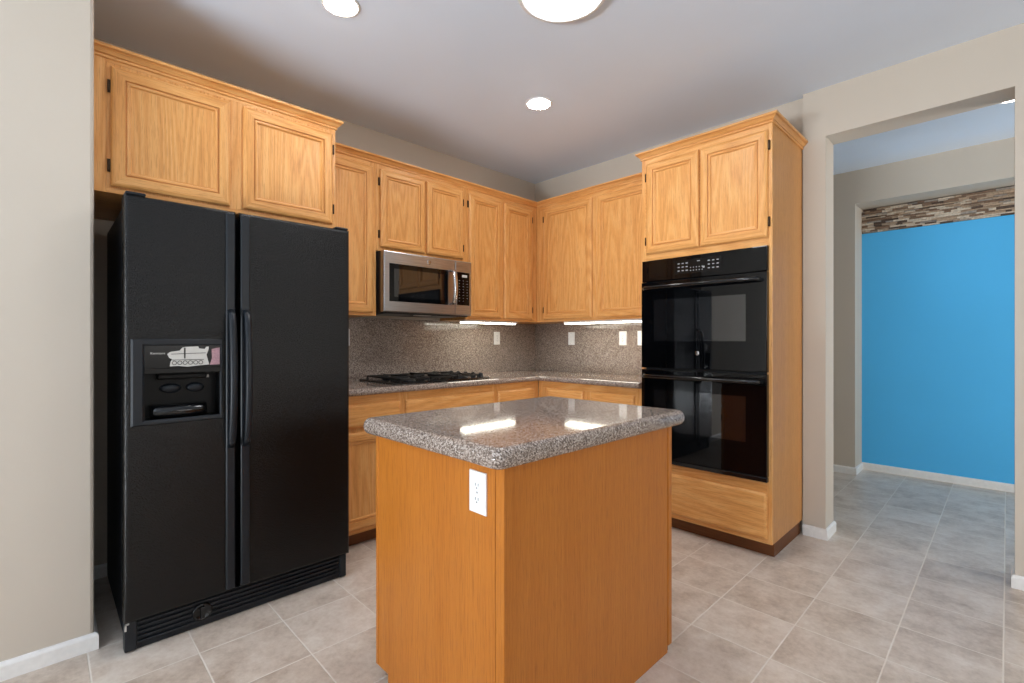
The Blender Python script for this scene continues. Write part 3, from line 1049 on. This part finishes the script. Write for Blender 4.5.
# ------------------------------------------------------------------ refrigerator
ry0, ry1 = -3.232, -2.336
xd0, xd1 = 0.825, 0.900
rz0, rz1 = 0.128, 1.765
t = thing('refrigerator', (0.45, (ry0 + ry1) / 2, 0), 'black side-by-side refrigerator with door dispenser under the deep cabinet', 'refrigerator')
MB().box(0.06, 0.812, ry0 + 0.012, ry1 - 0.006, 0.02, 1.752, bev=0.006).build('body', FRIDGE_SIDE, t)
gl, gr = -2.8525, -2.8395
DY0, DY1, DZa, DZb = -3.214, -2.905, 0.876, 1.214      # dispenser frame
hy0, hy1, hz0_, hz1_ = -3.168, -2.915, 0.896, 1.074    # its open well


def door_rects(y0, y1):
    return [(y0, y1, rz0, rz1, xd0), (y0, y1, rz0, rz1, xd1 - 0.012), (y0 + 0.0025, y1 - 0.0025, rz0 + 0.0025, rz1 - 0.0025, xd1 - 0.006),
            (y0 + 0.006, y1 - 0.006, rz0 + 0.006, rz1 - 0.006, xd1 - 0.0025), (y0 + 0.012, y1 - 0.012, rz0 + 0.012, rz1 - 0.012, xd1)]


dl = MB().rings(FX, door_rects(ry0, gl) + [(DY0, DY1 + 0.0, DZa, DZb, xd1), (DY0, DY1, DZa, DZb, xd1 - 0.002), (hy0, hy1, hz0_, hz1_, xd1 - 0.002), (hy0, hy1, hz0_, hz1_, xd0 + 0.005)],
                bands=[0, 0, 0, 0, 0, 0, 1, 1]).build('freezer_door', [FRIDGE, CAVITY], t)
dr = MB().rings(FX, door_rects(gr, ry1)).build('fridge_door', FRIDGE, t)

# dispenser bezel: a picture-frame moulding with a rounded face
bz = MB()
bz.rings(FX, [(DY0 + 0.001, DY1 - 0.001, DZa + 0.001, DZb - 0.001, xd1 - 0.0015), (DY0 + 0.001, DY1 - 0.001, DZa + 0.001, DZb - 0.001, xd1 + 0.001), (DY0 + 0.008, DY1 - 0.002, DZa + 0.006, DZb - 0.005, xd1 + 0.0055),
              (DY0 + 0.036, DY1 - 0.008, DZa + 0.014, DZb - 0.022, xd1 + 0.005), (DY0 + 0.042, DY1 - 0.010, DZa + 0.020, DZb - 0.026, xd1 + 0.002),
              (DY0 + 0.042, DY1 - 0.010, DZa + 0.020, DZb - 0.026, xd1 - 0.0015)], cap0=False, cap1=False)
disp = bz.build('dispenser', BLACK_SATIN, dl)
pb0, pb1 = 1.076, 1.188
pnl = MB()
pnl.rings(FX, [(hy0 - 0.003, hy1 + 0.0, pb0, pb1, xd1 - 0.0015), (hy0 - 0.003, hy1, pb0, pb1, xd1 + 0.0035), (hy0 - 0.002, hy1 - 0.001, pb0 + 0.001, pb1 - 0.001, xd1 + 0.0045)])
pnl.rings(FX, [(hy0 - 0.003, hy1, pb0, pb0 + 0.022, xd1 + 0.0046), (hy0 - 0.003, hy1, pb0 + 0.002, pb0 + 0.020, xd1 + 0.009)])
pnl.build('dispenser_panel', PANEL_BLACK, dl)
wp = xd1 + 0.0047


def pu(px): return hy0 + (px - 144.0) / (221.0 - 144.0) * (hy1 - hy0)


def pv(py): return pb1 - (py - 344.0) / (371.0 - 344.0) * (pb1 - pb0)


out = [(165.0, 352.5), (168.0, 350.3), (177.5, 349.2), (180.5, 346.2), (184.0, 345.6), (197.0, 345.2), (198.0, 347.2), (204.0, 347.8), (205.5, 345.6), (208.5, 345.4), (208.0, 349.0), (206.0, 353.5), (207.5, 359.0), (209.0, 363.4),
       (196.0, 364.2), (186.0, 365.0), (176.0, 364.0), (167.5, 364.2), (168.5, 359.5), (170.0, 357.6), (167.0, 356.0)]
MB().poly(FX, [(pu(a), pv(b_)) for a, b_ in out], wp, wp + 0.0006).build('worn_label', LABEL_GREY, dl)
MB().poly(FX, [(pu(a), pv(b_)) for a, b_ in ((211.5, 348.0), (216.0, 347.0), (220.5, 346.5), (220.5, 363.5), (209.5, 363.8), (212.0, 357.0))], wp, wp + 0.0006).build('faded_sticker', LABEL_PINK, dl)
bt = MB()
for k in range(6):
    cu, cv = pu(172.2 + k * 5.5), pv(361.0)
    bt.lathe(FX, cu, cv, [(0.0085, wp + 0.0006), (0.0085, wp + 0.0012), (0.006, wp + 0.0012), (0.006, wp + 0.0007)], seg=18, cap0=False, cap1=False)
bt.poly(FX, [(pu(a), pv(b_)) for a, b_ in ((170.0, 357.9), (203.0, 357.9), (203.0, 358.5), (170.0, 358.5))], wp + 0.0005, wp + 0.001)
bt.poly(FX, [(pu(a), pv(b_)) for a, b_ in ((182.0, 346.5), (183.6, 346.5), (183.6, 357.0), (182.0, 357.0))], wp + 0.0005, wp + 0.001)
bt.poly(FX, [(pu(a), pv(b_)) for a, b_ in ((169.0, 352.2), (205.0, 351.4), (205.0, 352.0), (169.0, 352.8))], wp + 0.0005, wp + 0.001)
bt.build('button_rings', PRINT_DARK, dl)
lettering('brand_lettering', 'Kenmore', 0.0125, FX, pu(155.8), pv(351.6), wp, LABEL_GREY, dl)
# well: nozzle, paddles, tray
MB().box(xd0 + 0.006, xd0 + 0.045, -3.125, -2.955, 1.050, 1.0735, bev=0.006).build('nozzle_housing', CAVITY, dl)
for yy, s_ in ((-3.078, 0.036), (-2.992, 0.031)):
    pd = MB()
    lp = []
    for rr, w_ in ((1.0, 0.007), (1.0, 0.024), (0.92, 0.029), (0.55, 0.034), (0.1, 0.035)):
        lp.append([pd.bm.verts.new((xd0 + w_, yy + s_ * rr * math.cos(2 * math.pi * k / 24), 1.012 + 0.019 * rr * math.sin(2 * math.pi * k / 24))) for k in range(24)])
    for a_, b_ in zip(lp, lp[1:]):
        for k in range(24):
            pd.bm.faces.new((a_[k], a_[(k + 1) % 24], b_[(k + 1) % 24], b_[k])).smooth = True
    pd.bm.faces.new(lp[0])
    pd.bm.faces.new(lp[-1])
    pd.build('paddle', BLACK_SATIN, dl)
ld = MB().rings(FX, [(-2.955, -2.941, 1.050, 1.062, xd0 + 0.0055), (-2.955, -2.941, 1.050, 1.062, xd0 + 0.010)])
ld.build('well_button', LABEL_GREY, dl)
# drip tray: a bowed bar across the foot of the well
tr = MB()
n = 10
for k in range(n):
    a0, a1 = k / n, (k + 1) / n
    ya, yb_ = hy0 + 0.02 + 0.19 * a0, hy0 + 0.02 + 0.19 * a1
    xa, xb = xd1 - 0.022 + 0.014 * math.sin(math.pi * a0), xd1 - 0.022 + 0.014 * math.sin(math.pi * a1)
    sec = lambda x_, y_: [tr.bm.verts.new(p) for p in ((x_ - 0.04, y_, 0.902), (x_, y_, 0.902), (x_ + 0.008, y_, 0.916), (x_ + 0.007, y_, 0.932), (x_ - 0.006, y_, 0.946), (x_ - 0.04, y_, 0.950))]
    A_, B_ = sec(xa, ya), sec(xb, yb_)
    for j in range(6):
        tr.bm.faces.new((A_[j], A_[(j + 1) % 6], B_[(j + 1) % 6], B_[j])).smooth = True
    if k == 0:
        tr.bm.faces.new(A_)
    if k == n - 1:
        tr.bm.faces.new(B_)
bmesh.ops.remove_doubles(tr.bm, verts=list(tr.bm.verts), dist=0.0002)
tr.build('drip_tray', BLACK_GLOSS, dl)

# vertical edge strips and bowed handles
for (dd, s0, s1, yh, sgn) in ((dl, -2.893, -2.8575, -2.876, -1), (dr, -2.8365, -2.800, -2.817, 1)):
    MB().slab(FX, s0, s1, rz0 + 0.014, rz1 - 0.014, xd1 + 0.0002, xd1 + 0.010, r=0.006).build('edge_strip', BLACK_SATIN, dd)
    hp = []
    for k in range(25):
        a = k / 24
        zz = 0.755 + (1.335 - 0.755) * a
        bow = math.sin(math.pi * a) ** 0.45
        hp.append((xd1 + 0.012 + 0.048 * bow, yh - sgn * 0.0, zz))
    MB().tube(hp, 0.0145, seg=14, sx=0.8, ref=(0, 1, 0)).build('handle', BLACK_SATIN, dd)
for (yy, dd) in ((ry0 + 0.036, t), (ry1 - 0.036, t)):
    MB().box(0.76, 0.892, yy - 0.032, yy + 0.032, 1.7655, 1.778, bev=0.005).build('hinge_cover', BLACK_SATIN, t)
# toe grille with ribs, corner brackets and the round filter cap
gr_ = MB().box(0.815, 0.856, ry0 + 0.004, ry1 - 0.004, 0.002, 0.122, bev=0.004)
for k in range(5):
    zz = 0.026 + k * 0.019
    gr_.box(0.855, 0.866, ry0 + 0.045, ry1 - 0.04, zz, zz + 0.0095, bev=0.003, seg=2)
gr_ = gr_.build('toe_grille', BLACK_SATIN, t)
MB().box(0.855, 0.868, ry0 + 0.004, ry0 + 0.042, 0.006, 0.120, bev=0.004).build('grille_end', BLACK_SATIN, gr_)
MB().box(0.855, 0.868, ry1 - 0.037, ry1 - 0.004, 0.006, 0.120, bev=0.004).build('grille_end', BLACK_SATIN, gr_)
MB().lathe(FX, -2.972, 0.068, [(0.036, 0.855), (0.036, 0.870), (0.031, 0.876), (0.028, 0.872), (0.002, 0.872)], seg=32).box(0.871, 0.880, -2.978, -2.966, 0.044, 0.092, bev=0.002).build('filter_cap', BLACK_GLOSS, gr_)
MB().box(0.868, 0.8705, ry0 + 0.004, ry0 + 0.010, 0.090, 0.118).box(0.868, 0.8705, ry0 + 0.004, ry0 + 0.018, 0.112, 0.118).build('pale_edge', LABEL_GREY, gr_)  # pale L-shaped mark at the upper corner of the grille end

# ------------------------------------------------------------------ island
ix0, ix1, iy0, iy1, iz = 1.637, 2.312, -2.590, -1.693, 0.8725
t = thing('island_cabinet', ((ix0 + ix1) / 2, (iy0 + iy1) / 2, 0), 'free-standing oak island cabinet in the middle of the tiled floor', 'cabinet')
MB().box(ix0 + 0.012, ix1 - 0.007, iy0 + 0.007, iy1 - 0.007, 0.09, iz).build('case', VEN['Z'], t)
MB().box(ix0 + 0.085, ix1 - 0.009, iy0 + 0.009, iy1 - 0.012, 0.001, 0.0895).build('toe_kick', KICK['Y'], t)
# end panel towards the viewer, notched at the kick; long back panel
MB().poly(FNY, [(ix0 + 0.016, 0.042), (ix0 + 0.082, 0.042), (ix0 + 0.082, 0.0006), (ix1 - 0.036, 0.0006), (ix1 - 0.036, iz), (ix0 + 0.016, iz)], -iy0 - 0.0065, -iy0 - 0.002).build('end_panel', VEN['Z'], t)
MB().poly(FX, [(iy0 + 0.006, 0.0006), (iy1 - 0.029, 0.0006), (iy1 - 0.029, iz), (iy0 + 0.006, iz)], ix1 - 0.0065, ix1 - 0.002).build('back_panel', VEN['Z'], t)
MB().box(ix0 + 0.016, ix1 - 0.008, iy1 - 0.0065, iy1 - 0.001, 0.03, iz).build('far_end_panel', VEN['Z'], t)
MB().box(ix0, ix0 + 0.0158, iy0, iy0 + 0.03, 0.042, iz, bev=0.0015, seg=1).build('corner_post', VEN['Z'], t)
MB().box(ix1 - 0.0328, ix1, iy0, iy0 + 0.0058, 0.0006, iz, bev=0.001, seg=1).build('corner_post', VEN['Z'], t)
MB().box(ix1 - 0.0068, ix1 + 0.001, iy1 - 0.0258, iy1 + 0.001, 0.026, iz, bev=0.0015, seg=1).build('corner_post', VEN['Z'], t)
MB().slab(FNX, iy0 + 0.0305, iy1, 0.09, iz, -(ix0 + 0.0118), -ix0, r=0.0015).build('face_frame', OAK['Z'], t)
ym = (iy0 + iy1) / 2
for a, b_, h in ((iy0 + 0.045, ym - 0.012, -1), (ym + 0.012, iy1 - 0.025, 1)):
    drawer_front(FNX, a, b_, 0.70, 0.835, -ix0, t)
    panel_door(FNX, a, b_, 0.118, 0.676, -ix0, t, h)

tx0, tx1, ty0, ty1 = 1.606, 2.340, -2.636, -1.612
tz0, tz1 = 0.873, 0.930
it = MB()
inn = 0.0225
it.box(tx0 + inn, tx1 - inn, ty0 + inn, ty1 - inn, tz0, tz1)


def round_rect(x0, x1, y0, y1, r, seg=6):
    pts = []
    for cxx, cyy, a0 in ((x1 - r, y1 - r, 0), (x0 + r, y1 - r, 90), (x0 + r, y0 + r, 180), (x1 - r, y0 + r, 270)):
        for k in range(seg + 1):
            a = R(a0 + 90 * k / seg)
            pts.append((cxx + r * math.cos(a), cyy + r * math.sin(a)))
    return pts


it.bm.free()
it.bm = bmesh.new()
loops = []
hh = (tz1 - tz0) / 2
for a in range(-90, 91, 15):
    o_ = 0.0225 * (1 - math.cos(R(a)))
    zz = (tz0 + tz1) / 2 + hh * math.sin(R(a))
    loops.append([it.bm.verts.new((x, y, zz)) for x, y in round_rect(tx0 + o_, tx1 - o_, ty0 + o_, ty1 - o_, 0.035 - o_ * 0.9)])
for i in range(len(loops) - 1):
    L = len(loops[i])
    for k in range(L):
        it.bm.faces.new((loops[i][k], loops[i][(k + 1) % L], loops[i + 1][(k + 1) % L], loops[i + 1][k])).smooth = True
it.bm.faces.new(loops[0])
it.bm.faces.new(loops[-1])
it = it.build('island_countertop', GRANITE)
tag(it, 'polished speckled granite top with rounded edge on the oak island', 'countertop')
outlet(FNY, 2.208, 0.787, -iy0 - 0.002, 'white outlet on the end of the oak island below its top', 'outlet', 'island outlets')
